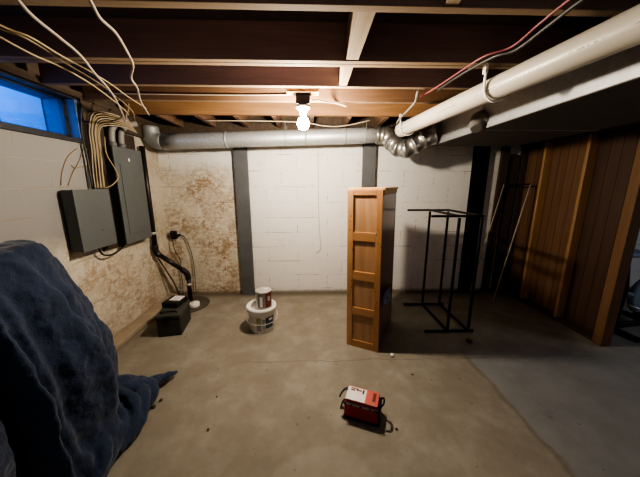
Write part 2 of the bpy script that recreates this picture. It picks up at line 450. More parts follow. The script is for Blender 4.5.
# ---------------------------------------------------------------- overhead timber
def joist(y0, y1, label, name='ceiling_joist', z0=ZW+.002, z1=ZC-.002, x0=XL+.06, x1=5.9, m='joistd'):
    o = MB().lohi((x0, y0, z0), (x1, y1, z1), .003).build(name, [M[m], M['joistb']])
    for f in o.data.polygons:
        if f.normal.z < -.6: f.material_index = 1  # undersides get the painted lit tone, sides keep the shaded one
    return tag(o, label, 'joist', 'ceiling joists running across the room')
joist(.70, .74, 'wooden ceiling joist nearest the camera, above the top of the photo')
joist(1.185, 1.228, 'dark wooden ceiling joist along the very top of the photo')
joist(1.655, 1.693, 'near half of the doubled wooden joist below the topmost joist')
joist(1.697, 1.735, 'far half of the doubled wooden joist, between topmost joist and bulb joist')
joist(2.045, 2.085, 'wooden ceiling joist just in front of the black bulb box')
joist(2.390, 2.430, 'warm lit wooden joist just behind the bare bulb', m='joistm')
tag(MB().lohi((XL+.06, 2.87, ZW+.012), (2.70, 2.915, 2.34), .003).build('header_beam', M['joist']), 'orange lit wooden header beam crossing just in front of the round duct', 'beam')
k = 0
for x in (-1.62, -1.22, -.82, -.42, -.02, .38, .78, 1.18, 1.58, 1.98, 2.38):
    tag(MB().lohi((x, 2.92, ZW+.004), (x+.042, 3.435, ZC-.004)).build('short_joist', M['joist_y']),
        'short shadowed joist running back from the header beam to the block wall above the duct', 'joist', 'short joists above the round duct')
def block(x0, x1, y0, y1, label, m='blocking'):
    tag(MB().lohi((x0, y0, ZW+.006), (x1, y1, ZC-.004), .002).build('joist_blocking', M[m]), label, 'blocking')
block(.20, .27, 1.230, 1.653, 'long pale wood blocking between the two joists nearest the top of photo')
block(.20, .255, 1.737, 2.043, 'short pale wood blocking just above the joist by the bulb box')
block(.53, .585, .742, 1.183, 'pale wood blocking cut off by the top edge of photo')

# ---------------------------------------------------------------- steel columns
def column(x, label, w=.165, name='steel_column', y1=3.475, top=2.08, m='steel'):
    t = thing(name, label, 'column', (x, y1, 0))
    b = MB(); d = .055
    b.box((0, -d, top/2), (w, .008, top)); b.box((0, -.006, top/2), (w, .008, top)); b.box((0, -d/2, top/2), (.01, d-.012, top))
    b.build('beam_section', M[m], t)
    MB().box((0, -.035, .006), (w+.02, .066, .012), None, .002).build('base_plate', M[m], t)
    return t
column(-.905, 'dark grey steel wall column between the stained and the clean white wall')
column(.735, 'dark grey steel wall column rising behind the pine wardrobe')
column(2.205, 'black steel wall column in the dark right corner', .19, m='blackm')

# ---------------------------------------------------------------- partition studs
def stud(y, label, m='stud', x0=2.745, th=.032, z1=1.998, z0=.0385):
    tag(MB().lohi((x0, y-th/2, z0), (2.833, y+th/2, z1), .003).build('wall_stud', M[m]), label, 'stud', 'studs of the panelled partition')
stud(2.615, 'orange-brown stud on the panelled wall, nearest the end post')
stud(3.105, 'orange-brown stud in the middle of the panelled wall')
stud(3.455, 'dark stud where the panelled wall meets the back wall', 'studd')
tag(MB().lohi((2.725, 2.115, 0), (2.825, 2.195, 1.998), .004).build('end_post', M['post']), 'tall brown wooden post at the open end of the panelled partition', 'post')
tag(MB().box((2.50, 3.435, 1.0), (.10, .035, 1.98), (R(1.2), 0, 0), .003).build('upright_board', M['studd']), 'grey-brown board standing upright against the back wall in right corner', 'board')
tag(MB().box((2.66, 3.455, .95), (.13, .02, 1.88), (R(.6), 0, 0), .002).build('dark_plank', M['backer']), 'dark brown plank standing in the corner beside the panelled wall', 'board')

# ---------------------------------------------------------------- bulb fixture
t = thing('bulb_fixture', 'lit bare bulb hanging under a black box on the joists', 'lamp', (-.067, 2.165, 2.2))
MB().box((0, -.035, -.012), (.24, .09, .02), None, .002).build('nailing_block', M['joist'], t)
MB().box((0, 0, -.06), (.105, .105, .072), None, .006).build('junction_box', M['blackm'], t)
MB().lathe([(.052, -.098), (.055, -.108), (.048, -.118), (.030, -.124), (.027, -.158), (.022, -.162)], n=24).build('socket', M['porc'], t)
bl = MB(); bl.lathe([(.014, -.163), (.018, -.174), (.034, -.188), (.043, -.206), (.046, -.225), (.043, -.244), (.033, -.260), (.017, -.269), (.001, -.271)], n=24).build('light_bulb', M['bulb'], t)

# ---------------------------------------------------------------- ducts
t = thing('round_duct', 'long round galvanized duct along the top of the back wall with crimped elbow', 'duct', (-.5, 3.2, 2.0))
def rel(o, pts): return [Vector(p)-o.location for p in pts]
A = Vector((-1.72, 3.2, 1.995)); B = Vector((.80, 3.2, 2.082))
MB().tube(rel(t, [A.lerp(B, i/12) for i in range(13)]), .088, 32).build('duct_pipe', M['galv'], t)
for f in (.29, .655, .835):
    p = A.lerp(B, f); d = (B-A).normalized()*.012
    MB().tube(rel(t, [p-d, p-d*.5, p+d*.5, p+d]), [.0895, .0935, .0935, .0895], 32).build('duct_seam', M['galvd'], t)
MB().tube(rel(t, [B+Vector((x, 0, 0)) for x in (-.055, -.045, -.015, 0)]), [.090, .096, .096, .090], 32).build('duct_collar', M['foil'], t)
p = A.lerp(B, .655); 
# flexible gored elbow
gore = [B, Vector((.87, 3.17, 2.07)), Vector((.935, 3.12, 1.99)), Vector((.99, 3.07, 1.925)), Vector((1.06, 3.02, 1.905)), Vector((1.14, 2.985, 1.945)), Vector((1.215, 2.96, 2.0)), Vector((1.325, 2.945, 2.045))]
path, rr = [], []
for ga, gb in zip(gore, gore[1:]):
    for f, q in ((.0, 1.07), (.07, 1.07), (.10, .98), (.90, .98), (.93, 1.07)):
        path.append(ga.lerp(gb, f)); rr.append(q*.098)
path.append(gore[-1]); rr.append(.10)
MB().tube(rel(t, path), rr, 28).build('gored_elbow', M['foil'], t)
MB().tube(rel(t, spline([A, (-1.78, 3.2, 2.0), (-1.825, 3.2, 2.03), (-1.845, 3.2, 2.08), (-1.848, 3.2, 2.16)], 4)), .0885, 28).build('end_elbow', M['galvd'], t)
for x, z in ((-.30, 0), (.62, 0)):
    zz = 1.995+(x+1.72)/2.52*.087
    b = MB(); n = 20
    pts = [(x+.5, math.cos(a)*.094, zz-2.0+math.sin(a)*.094) for a in [math.pi*(1-i/n)+math.pi for i in range(n+1)]]
    pts = [(x+.5, -.094, 2.2-2.0)] + pts[::-1][::1] + [(x+.5, .094, 2.2-2.0)]
    if pts[1][1] > 0: pts = [(x+.5, .094, .2)] + pts[1:-1] + [(x+.5, -.094, .2)]
    b.tube(pts, .004, 6).build('duct_hanger', M['galvd'], t)

t = thing('trunk_duct', 'wide rectangular galvanized trunk duct running toward the camera on the right', 'duct', (1.85, 1.2, 1.95))
MB().lohi((-.465, -3.0, -.004), (.495, 1.895, -.0005)).build('bottom_shade', M['duct_under'], t)  # thin sheet carrying the painted shade of the underside
b = MB(); b.lohi((-.47, -3.0, 0), (.50, 1.9, .225), .004)
b.build('duct_body', M['galvd'], t)
for y in (-1.4, -.2, 1.0):
    c = MB(); c.lohi((-.478, y-.012, -.008), (.508, y+.012, -.0045)); c.lohi((-.478, y-.012, -.008), (-.4705, y+.012, .225)); c.lohi((.5005, y-.012, -.008), (.508, y+.012, .225))
    c.build('drive_joint', M['galvd'], t)
MB().tube([(-.473, 1.0, .06), (-.50, 1.0, .055), (-.525, .985, .03), (-.535, .96, -.005)], [.085, .075, .055, .04], 20).build('round_takeoff', M['duct_under'], t)

# ---------------------------------------------------------------- PVC drain pipes
def along(p0, p1, f): return Vector(p0).lerp(Vector(p1), f)
def pipe_obj(p0, p1, name, label, r, m, hubs=()):
    p0, p1 = Vector(p0), Vector(p1); d = p1-p0; L = d.length
    t = thing(name, label, 'pipe', p0)
    t.rotation_mode = 'QUATERNION'; t.rotation_quaternion = Vector((0, 1, 0)).rotation_difference(d)
    MB().tube([(0, L*i/20, 0) for i in range(21)], r, 32).build('pipe_run', m, t)
    for f, l in hubs:
        MB().tube([(0, L*f-l, 0), (0, L*f-l+.004, 0), (0, L*f+l-.004, 0), (0, L*f+l, 0)], [r+.001, r+.007, r+.007, r+.001], 32).build('coupling', m, t)
    return t
P0, P1 = (.935, 2.86, 2.07), (1.265, .2, 2.055)
pipe_obj(P1, P0, 'drain_pipe', 'thick white plastic drain pipe slanting from upper right to the duct elbow', .064, M['pvc'], ((.985, .035),))
def hanger(y, label, p0=P0, p1=P1, r=.077):
    f = (p0[1]-y)/(p0[1]-p1[1]); c = along(p0, p1, f)
    t = thing('pipe_hanger', label, 'hanger', (c.x, c.y, c.z), 0, 'white hooks holding the thick pipe')
    pts = [(-r, 0, 2.19-c.z)] + [(math.cos(a)*r, 0, math.sin(a)*r) for a in [math.pi + math.pi*i/14*1.15 for i in range(15)]]
    b = MB(); 
    for q in range(len(pts)-1):
        pass
    b.tube(spline(pts, 3), .011, 8, True, .5).build('strap_hook', M['strap'], t)
    MB().box((-r-.004, 0, 2.19-c.z-.03), (.016, .03, .05), None, .003).build('mounting_tab', M['strap'], t)
    MB().lathe([(.001, 0), (.005, 0), (.005, .006), (.001, .006)], (-r-.013, 0, 2.19-c.z-.03), 10, 'x').build('screw', M['steel'], t)
hanger(1.63, 'white hook around the thick drain pipe at its middle')
hanger(2.71, 'white hook holding the far end of the thick drain pipe near the elbow')
# small copper/steel conduit at the joist
def cable(name, pts, r, m, label, cat='cable', group=None, n=8):
    return tag(MB().tube(spline(pts, 6), r, n).build(name, M[m]), label, cat, group)
cable('thin_conduit', [(.87, 2.80, 2.125), (.859, 2.70, 2.14), (.852, 2.442, 2.155), (.839, 2.253, 2.165), (.80, 2.12, 2.175), (.784, 2.061, 2.185)], .008, 'cabg', 'thin grey conduit bending under the joists beside the far end of the thick pipe', 'conduit')
cable('sagging_cable', [(-1.15, 2.93, 2.165), (-.6, 2.945, 2.17), (-.1, 2.95, 2.16), (.1, 2.95, 2.13), (.25, 2.95, 2.12), (.42, 2.95, 2.14), (.62, 2.95, 2.185)], .0055, 'romexw', 'thin pale cable sagging in front of the round duct beside the bulb')
cable('stapled_cord', [(-1.7, 2.375, 2.245), (-1.1, 2.38, 2.243), (-.5, 2.38, 2.243), (-.16, 2.38, 2.25)], .0055, 'romexw', 'thin pale cable stapled straight along the joist left of the bulb box')
cable('curved_cable', [(-.005, 2.2, 2.15), (.05, 2.25, 2.17), (.12, 2.33, 2.182), (.22, 2.38, 2.183), (.30, 2.38, 2.16)], .006, 'romexw', 'short cream cable arching out of the right side of the bulb box')

# red and dark cables above the pipe
cable('red_cable', [(1.02, .55, 2.18), (.945, 1.0, 2.165), (.95, 1.20, 2.16), (.965, 1.375, 2.155), (.905, 1.5, 2.165), (.885, 1.76, 2.17), (.87, 2.0, 2.175), (.86, 2.2, 2.19)], .0055, 'cabr', 'red cable running along the joists above the thick white pipe')
cable('black_cable', [(1.06, .55, 2.18), (.985, 1.0, 2.16), (.985, 1.2, 2.15), (.985, 1.37, 2.14), (.945, 1.48, 2.155), (.91, 1.75, 2.165), (.905, 2.0, 2.17)], .008, 'cabd', 'black cable strung beside the red cable above the thick white pipe')

# ---------------------------------------------------------------- cables upper left
cable('white_cable', [(-.97, .95, 2.17), (-1.015, 1.073, 2.13), (-1.043, 1.154, 2.12), (-1.06, 1.269, 2.11), (-1.103, 1.415, 2.11), (-1.207, 1.632, 2.11), (-1.245, 1.749, 2.095), (-1.326, 1.937, 2.075), (-1.448, 2.168, 2.04), (-1.56, 2.36, 2.02), (-1.66, 2.52, 2.06), (-1.70, 2.60, 2.14), (-1.70, 2.64, 2.19)], .0062, 'romexw', 'thick off-white cable slung from the top left corner down to the wall')
cable('dangling_cable', [(-.74, .95, 2.18), (-.79, 1.099, 2.15), (-.823, 1.183, 2.14), (-.835, 1.277, 2.14), (-.885, 1.409, 2.14), (-.967, 1.588, 2.14), (-1.062, 1.71, 2.12), (-1.132, 1.871, 2.12), (-1.272, 2.127, 2.11), (-1.389, 2.412, 2.09)], .0062, 'romexw', 'off-white kinked cable dangling loose from the joists with a cut end')
cable('yellow_cable', [(-1.32, 1.05, 2.18), (-1.286, 1.261, 2.15), (-1.246, 1.337, 2.145), (-1.258, 1.488, 2.14), (-1.295, 1.685, 2.155), (-1.33, 1.912, 2.16), (-1.37, 2.139, 2.15), (-1.40, 2.4, 2.14)], .0048, 'romexy', 'yellowed cable drooping highest of those at left and reaching the duct corner')
cable('yellow_cable', [(-1.36, 1.05, 2.18), (-1.329, 1.265, 2.155), (-1.297, 1.367, 2.155), (-1.308, 1.491, 2.15), (-1.345, 1.636, 2.155), (-1.378, 1.845, 2.155), (-1.40, 2.0, 2.14), (-1.46, 2.3, 2.10), (-1.60, 2.55, 2.085)], .0048, 'romexy', 'yellowed cable in the middle of the three drooping at upper left')
cable('yellow_cable', [(-1.40, 1.05, 2.18), (-1.345, 1.292, 2.13), (-1.338, 1.366, 2.12), (-1.335, 1.445, 2.115), (-1.335, 1.563, 2.12), (-1.37, 1.758, 2.125), (-1.39, 1.889, 2.115), (-1.40, 1.998, 2.095), (-1.45, 2.2, 2.075), (-1.53, 2.36, 2.08), (-1.56, 2.42, 2.13), (-1.57, 2.45, 2.19)], .0048, 'romexy', 'lowest of the yellowed cables drooping above the window')

# ---------------------------------------------------------------- electrical boxes
t = thing('mounting_board', 'dark plywood board on the left wall behind the grey electrical boxes', 'board', (XL, 2.62, 1.4))
MB().lohi((.001, -.235, -.50), (.02, .40, .62)).build('board_sheet', M['backer'], t)
t = thing('breaker_panel', 'tall grey electrical panel high on left wall beside the corner', 'electrical panel', (XL+.021, 2.73, 0))
MB().lohi((0, -.175, .94), (.085, .20, 1.85), .004).build('panel_box', M['pdark'], t)
fo = MB().lohi((.086, -.19, .93), (.10, .215, 1.86), .003).build('cover_plate', M['pgrey'], t)
MB().lohi((.1005, -.13, 1.02), (.105, .155, 1.70), .002).build('hinged_door', M['pgrey'], t)
MB().lohi((.1055, -.01, 1.735), (.108, .008, 1.765), .001).build('latch', M['white'], t)
t = thing('junction_panel', 'smaller grey electrical box hung lower and nearer than the tall panel', 'electrical panel', (XL+.021, 2.25, 0))
MB().lohi((0, -.185, .975), (.085, .165, 1.465), .004).build('panel_box', M['pgrey'], t)
MB().lohi((.086, -.19, .97), (.097, .17, 1.47), .003).build('cover_plate', M['pgrey'], t)
MB().lathe([(.001, 0), (.006, 0), (.006, .004), (.001, .004)], (.0975, .03, 1.12), 10, 'x').build('cover_screw', M['steel'], t)
# cables into the lower box
for i in range(7):
    y = 2.392+.017*i; x = XL+.05+.004*(i % 2); w = .003*math.sin(i*2.3)
    tag(MB().tube(spline([(x, y-.03, 1.475), (x+.008*(i % 2), y-.025+w, 1.62), (x, y, 1.8), (x+.01, y+w, 1.97), (x+.05, y+.03, 2.11-.014*i), (x+.12, y+.15, 2.125-.014*i), (x+.19, y+.24, 2.09-.014*i)], 6), .0052, 8).build('feeder_cable', M['romexy' if i % 3 else 'romexw']),
        'yellowed cable in the bundle dropping into the lower grey electrical box', 'cable', 'cables dropping into the lower box')
cable('looped_cable', [(XL+.09, 2.41, 1.476), (XL+.125, 2.45, 1.50), (XL+.145, 2.52, 1.57), (XL+.14, 2.50, 1.66), (XL+.10, 2.485, 1.78), (XL+.085, 2.515, 1.93)], .0055, 'romexy', 'yellowed cable bowing out beside the bundle above the lower box')
cable('dark_feed_cable', [(XL+.04, 2.345, 1.475), (XL+.035, 2.35, 1.7), (XL+.03, 2.345, 1.95), (XL+.06, 2.35, 2.15)], .009, 'cabd', 'dark cable running straight down the wall left of the yellowed bundle')
cable('drooping_cord', [(XL+.05, 2.28, .968), (XL+.06, 2.31, .89), (XL+.07, 2.40, .865), (XL+.06, 2.52, .885), (XL+.05, 2.62, .925), (XL+.05, 2.7, .932)], .008, 'cabd', 'dark cable drooping under the two grey electrical boxes')
t = thing('conduit_fitting', 'pair of grey metal elbow fittings on top of the tall electrical panel', 'conduit', (XL+.07, 2.72, 1.862))
for y in (-.10, .02):
    MB().tube(spline([(0, y, 0), (0, y, .08), (.01, y+.01, .16), (.05, y+.04, .22), (.11, y+.10, .25)], 5), .028, 16).build('conduit_elbow', M['cabg'], t)
    MB().lathe([(.034, 0), (.036, .01), (.036, .035), (.03, .04)], (0, y, .001), 16).build('locknut', M['steel'], t)
# thin strings on the wall under the window
for i, ps in enumerate(([(0, 2.30, 1.80), (0, 2.20, 1.72), (0, 2.13, 1.60), (0, 2.10, 1.50)], [(0, 2.36, 1.80), (0, 2.30, 1.70), (0, 2.22, 1.60), (0, 2.16, 1.50)], [(0, 2.37, 1.66), (0, 2.31, 1.655), (0, 2.25, 1.64), (0, 2.22, 1.66)])):
    cable('wall_string', [(XL+.004+.001*i, y, z) for _, y, z in ps], .0028, 'string',
          ['longest thin brown string stuck on the wall below the window', 'thin brown string on the wall just left of the dark cable', 'short level brown string on the wall above the lower box'][i], 'string', None, 6)
# thin wire on the back wall
cable('hanging_wire', [(.075, YB-.006, 1.95), (.08, YB-.006, 1.6), (.085, YB-.006, 1.2), (.10, YB-.01, .85), (.115, YB-.012, .68), (.10, YB-.012, .62), (.05, YB-.012, .585)], .003, 'cabg', 'thin grey wire hanging down the white back wall', 'wire', None, 6)

# ---------------------------------------------------------------- drain stack in the corner
t = thing('sump_drain', 'black drain pipe down the left corner, kinked above the floor', 'pipe', (-1.60, 3.2, 0))
def relp(pts): return [Vector(p)-Vector((-1.60, 3.2, 0)) for p in pts]
MB().tube(relp([(-1.895, 3.08, 1.93), (-1.895, 3.08, 1.4), (-1.895, 3.08, .76)]), .028, 18).build('upper_pipe', M['blackpipe'], t)
MB().tube(relp(spline([(-1.895, 3.08, .80), (-1.895, 3.08, .74), (-1.885, 3.085, .695), (-1.86, 3.09, .665)], 4)), .035, 18).build('upper_elbow', M['blackpipe'], t)
MB().tube(relp([(-1.87, 3.09, .68), (-1.64, 3.185, .44)]), .028, 18).build('slanted_pipe', M['blackpipe'], t)
MB().tube(relp(spline([(-1.66, 3.175, .46), (-1.625, 3.19, .42), (-1.605, 3.198, .375), (-1.60, 3.2, .32)], 4)), .035, 18).build('lower_elbow', M['blackpipe'], t)
MB().tube(relp([(-1.60, 3.2, .37), (-1.60, 3.2, .028)]), .026, 18).build('drop_pipe', M['blackpipe'], t)
MB().lathe([(.030, .235), (.034, .24), (.034, .262), (.030, .267)], (0, 0, 0), 18).build('hose_clamp', M['tin'], t)
MB().lathe([(.031, .93), (.034, .935), (.034, .955), (.031, .96)], (-.295, -.12, 0), 18).build('hose_clamp', M['tin'], t)
t = thing('sump_cover', 'round dirty sump cover on the floor in the left corner', 'sump cover', (-1.585, 3.12, 0))
MB().lathe([(.24, 0), (.245, .008), (.235, .016), (.20, .018), (.19, .024), (.001, .025)], n=40).build('lid', M['sump'], t)
t = thing('sump_cap', 'small round white plastic cap on the sump cover', 'tub', (-1.475, 3.03, .0255))  # the white PVC cap on the sump
MB().lathe([(.058, 0), (.06, .004), (.06, .045), (.055, .05), (.001, .051)], n=28).build('cap_body', M['white'], t)
MB().lathe([(.03, .0515), (.03, .058), (.001, .06)], n=20).build('center_plug', M['white'], t)
tag(MB().tube([(-1.90, 3.115, .63), (-1.79, 3.2, .28), (-1.755, 3.23, .085)], .012, 8, True, .5).build('wooden_strip', M['studd']), 'thin brown strip leaning in the corner below the kinked black pipe', 'strip')
t = thing('wall_outlet', 'black outlet box with plugs on the back wall by the corner', 'outlet', (-1.86, YB, .85))
MB().lohi((-.035, -.045, -.055), (.035, -.001, .055), .004).build('outlet_box', M['black'], t)
MB().lohi((-.02, -.085, .01), (.02, -.0455, .045), .006).build('plug', M['black'], t)
MB().lohi((.036, -.035, -.01), (.085, -.01, .012), .004).build('plug', M['black'], t)
cable('pump_cord', [(-1.86, YB-.07, .80), (-1.85, YB-.06, .65), (-1.80, YB-.04, .5), (-1.82, YB-.03, .35), (-1.80, YB-.05, .15), (-1.78, 3.36, .03)], .005, 'cabd', 'thin dark cord hanging from the outlet to the sump')
cable('pump_cord', [(-1.77, YB-.025, .85), (-1.72, YB-.025, .82), (-1.67, YB-.03, .7), (-1.64, YB-.03, .55), (-1.63, YB-.035, .42), (-1.63, YB-.05, .03)], .005, 'cabd', 'thin dark cord arcing right from the outlet behind the kinked pipe')

# ---------------------------------------------------------------- dark box on the floor at left
t = thing('storage_box', 'dark green plastic box on the floor at the foot of the left wall', 'box', (-1.48, 2.58, 0), R(10))
MB().box((0, 0, .095), (.222, .345, .19), None, .012).build('box_body', M['tbox'], t)
MB().box((0, 0, .2125), (.235, .36, .043), None, .012).build('box_lid', M['tlid'], t)
h = MB(); h.tube(spline([(-.07, -.135, .235), (-.07, -.137, .25), (-.05, -.14, .255), (.05, -.14, .255), (.07, -.137, .25), (.07, -.135, .235)], 4), .007, 8).build('carry_handle', M['black'], t)
MB().box((0, -.185, .195), (.07, .012, .05), None, .004).build('latch', M['black'], t)
t = thing('black_case', 'small black case with a white label lying on the dark green box', 'case', (-1.50, 2.66, .2345), R(-6))
MB().box((0, 0, .03), (.17, .20, .056), None, .01).build('case_body', M['black'], t)
MB().box((.015, .02, .0595), (.115, .115, .003)).build('label_sticker', M['bagw'], t)
b = MB()
for i in range(4): b.box((.01, -.015+.022*i, .0615), (.075-.012*(i % 2), .004, .0008))
b.build('label_print', M['greylab'], t)

# ---------------------------------------------------------------- bucket and paint can
BX, BY = -.545, 2.545
t = thing('white_bucket', 'white plastic bucket with printed label on the floor left of center', 'bucket', (BX, BY, 0), R(15))
t.scale = (1, 1, 1.08)
MB().lathe([(.118, 0), (.122, .004), (.138, .19), (.148, .192), (.149, .21), (.140, .214)], n=48).build('pail', M['bucket'], t)
MB().lathe([(.150, .2145), (.156, .218), (.156, .246), (.150, .253), (.138, .253), (.134, .246), (.132, .226), (.001, .224)], n=48).build('lid', M['white'], t)
def patch(a0, a1, z0, z1, r0, r1, name, m, par, n=10, off=.0012):
    b = MB()
    v = [[b.bm.verts.new((math.cos(a0+(a1-a0)*i/n)*(rr+off), math.sin(a0+(a1-a0)*i/n)*(rr+off), z)) for i in range(n+1)] for z, rr in ((z0, r0), (z1, r1))]
    for i in range(n):
        f = b.bm.faces.new((v[0][i], v[0][i+1], v[1][i+1], v[1][i])); f.smooth = True
    return b.build(name, m, par)
rad = lambda z: .122+(z-.004)/.186*.016
for a0, a1, z0, z1, m in ((R(-78), R(-35), .05, .165, 'bluelab'), (R(-92), R(-80), .04, .15, 'greylab'), (R(-118), R(-98), .115, .17, 'olive'), (R(-118), R(-98), .03, .105, 'greylab'), (R(-62), R(-42), .13, .15, 'white')):
    patch(a0, a1, z0, z1, rad(z0), rad(z1), 'printed_label', M[m], t, off=.0012 if m != 'white' else .0024)
ba = MB(); ba.tube(spline([(.15, 0, .20), (.16, -.05, .16), (.14, -.10, .13), (.08, -.145, .115), (0, -.16, .11), (-.08, -.145, .115), (-.14, -.10, .13), (-.16, -.05, .16), (-.15, 0, .20)], 4), .0025, 6).build('wire_handle', M['tin'], t)
t = thing('paint_can', 'dented metal paint can with brown label on the white bucket lid', 'paint can', (BX+.028, BY+.0, .2465), R(10))
MB().lathe([(.080, 0), (.083, .003), (.083, .008), (.080, .011), (.080, .178), (.083, .181), (.083, .189), (.078, .190)], n=40).build('can_body', M['tin'], t)
MB().lathe([(.077, .1905), (.077, .186), (.066, .185), (.064, .190), (.06, .190), (.058, .186), (.001, .186)], n=40).build('can_lid', M['tin'], t)
patch(R(-135), R(-78), .02, .17, .0803, .0803, 'can_label', M['canlab'], t)
patch(R(-77.5), R(15), .02, .17, .0803, .0803, 'can_label', M['canred'], t)['label'] = 'dark brown label'
patch(R(-118), R(-98), .03, .14, .0803, .0803, 'label_print', M['bagw'], t, off=.002)
patch(R(-60), R(-36), .09, .14, .0803, .0803, 'label_print', M['greylab'], t, off=.002)
MB().ball((.02, .01, .192), .02, (1.4, 1, .4), 2).build('dried_paint', M['white'], t)

# ---------------------------------------------------------------- pine wardrobe
W_, D_, H_ = .306, .648, 1.483
ang = R(-27)
c0 = Vector((.322, 2.225)); ux = Vector((math.cos(ang), math.sin(ang))); uy = Vector((-math.sin(ang), math.cos(ang)))
t = thing('pine_wardrobe', 'narrow tall knotty pine wardrobe standing alone on the concrete', 'wardrobe', (*(c0+ux*W_/2+uy*D_/2), 0), ang)
t.rotation_euler = (0, R(-.9), ang)
hw, hd = W_/2, D_/2
fy = -hd
# panelled near side: two stiles, five rails, four inset panels
zz = lambda v: (350-v)/(350-187.5)*H_
for x0, x1 in ((-hw, -hw+.054), (hw-.054, hw-.002)):
    MB().lohi((x0, fy, 0), (x1, fy+.024, H_-.022), .003).build('stile', M['pine'], t)
rails = [(zz(194.5), H_-.022), (zz(237.5), zz(229)), (zz(277), zz(268)), (zz(314), zz(306)), (0, zz(342.5))]
for a, b2 in rails:
    MB().lohi((-hw+.0545, fy, a), (hw-.0545, fy+.024, b2), .003).build('rail', M['pineh'], t)
for (a, _), (_, b2) in zip(rails[:-1], rails[1:]):
    q = MB(); q.lohi((-hw+.054, fy+.012, b2+.0005), (hw-.054, fy+.02, a-.0005))
    q.build('side_panel', M['pinel'], t)
MB().lohi((-hw, -hd+.025, .05), (-hw+.02, hd, H_-.022)).build('back_board', M['pine'], t)
MB().lohi((-hw, hd-.02, 0), (hw-.002, hd-.001, H_-.022)).build('far_side', M['pine'], t)
MB().lohi((-hw-.0, -hd+.006, H_-.0215), (hw+.016, hd+.004, H_), .004).build('top_board', M['pinetop'], t)
MB().lohi((hw-.02, -hd+.025, H_-.058), (hw+.008, hd-.022, H_-.022), .002).build('top_rail', M['pinetop'], t)
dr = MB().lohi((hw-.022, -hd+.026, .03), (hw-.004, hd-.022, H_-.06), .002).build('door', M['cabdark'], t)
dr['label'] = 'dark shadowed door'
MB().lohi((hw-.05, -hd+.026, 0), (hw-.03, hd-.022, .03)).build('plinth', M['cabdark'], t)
# rag caught on the door
rg = MB()
for i in range(16):
    a = (i % 8)/7; b_ = i//8
    rg.ball((hw+.027+.008*math.sin(i*2.1), -hd+.06+.30*a, .50-.045*b_-.03*math.sin(i*1.9)-.06*a*a), .019, (.5, 1.4, 1.2+1.2*(i % 3 == 0)), 2)
rag = rg.build('hanging_rag', M['rag'])
rag.location = t.location; rag.rotation_euler = t.rotation_euler
tag(rag, 'crumpled blue-grey rag hung on the shadowed side of the pine wardrobe', 'rag')
rm = rag.modifiers.new('remesh', 'REMESH'); rm.mode = 'VOXEL'; rm.voxel_size = .006; rm.use_smooth_shade = True

# ---------------------------------------------------------------- black metal rack
t = thing('metal_rack', 'open black metal rack frame standing right of the wardrobe', 'rack', (1.54, 2.72, 0))
TH = .021
def bar(name, p, q):
    p, q = Vector(p)-t.location, Vector(q)-t.location
    lo = [min(a, b2)-TH/2 for a, b2 in zip(p, q)]; hi = [max(a, b2)+TH/2 for a, b2 in zip(p, q)]
    return MB().lohi(lo, hi, .002).build(name, M['blackm'], t)
ZT = 1.215; f0 = .0135
for y in (3.03, 2.405):
    bar('floor_bar', (1.17, y, f0), (1.665, y, f0)); bar('top_bar', (1.14, y, ZT), (1.625, y, ZT))
    for x in (1.40, 1.62):
        bar('upright', (x, y, f0+.027), (x, y, ZT-.027))
for x in (1.40, 1.62):
    bar('floor_rail', (x, 2.405+.027, f0), (x, 3.03-.027, f0)); bar('top_rail', (x, 2.405+.027, ZT), (x, 3.03-.027, ZT))

# ---------------------------------------------------------------- leaning frame in the right corner
t = thing('leaning_frame', 'thin metal frame leaning against the panelled wall in the dark corner', 'frame', (2.4, 3.2, 0))
def lbar(name, p, q, m='blackm', r=.009): return MB().tube([Vector(p)-t.location, Vector(q)-t.location], r, 8).build(name, M[m], t)
a0, a1, b0, b1 = (2.36, 3.08, .01), (2.715, 3.20, 1.515), (2.20, 3.34, .01), (2.52, 3.39, 1.515)
lbar('side_bar', a0, a1, 'stick', .0075)['label'] = 'pale side bar'
lbar('side_bar', b0, b1, 'stick', .006); lbar('top_bar', a1, b1)

# ---------------------------------------------------------------- exercise machine past the post
t = thing('exercise_bike', 'black framed exercise bike half hidden behind the wooden end post', 'exercise bike', (3.30, 2.42, 0), R(8))
for x in (-.16, .42): MB().tube([(x, -.24, .03), (x, .24, .03)], .025, 12).build('foot_bar', M['blackm'], t)
MB().tube([(-.16, 0, .05), (.42, 0, .05)], .025, 12).build('base_beam', M['blackm'], t)
MB().tube([(-.12, 0, .06), (-.08, 0, .45), (-.16, 0, .80)], .028, 12).build('seat_post', M['blackm'], t)
MB().tube(spline([(-.33, 0, .83), (-.2, 0, .84), (-.05, 0, .845), (.04, 0, .83)], 4), [.05, .07, .09, .10, .105, .11, .11, .10, .08, .06, .045, .035, .03], 14, True, .35).build('saddle', M['bluegrey'], t)
MB().lathe([(.19, -.03), (.205, -.02), (.205, .02), (.19, .03)], (.22, 0, .36), 36, 'y').build('flywheel', M['bluegrey'], t)
MB().tube([(.30, 0, .06), (.34, 0, .6), (.40, 0, 1.10)], .028, 12).build('handle_post', M['blackm'], t)
MB().tube(spline([(.15, -.20, 1.08), (.30, -.22, 1.12), (.41, -.12, 1.12), (.42, 0, 1.12), (.41, .12, 1.12), (.30, .22, 1.12), (.15, .2, 1.08)], 4), .018, 10).build('handlebar', M['black'], t)
MB().tube([(-.07, -.05, .30), (.02, -.10, .26), (.12, -.11, .27)], .012, 8).build('crank', M['tin'], t)
MB().box((-.06, -.16, .24), (.10, .10, .03), (0, 0, 0), .008).build('pedal', M['black'], t)
MB().tube([(-.10, 0, .42), (.10, 0, .36), (.33, 0, .45)], .024, 12).build('cross_beam', M['bluegrey'], t)

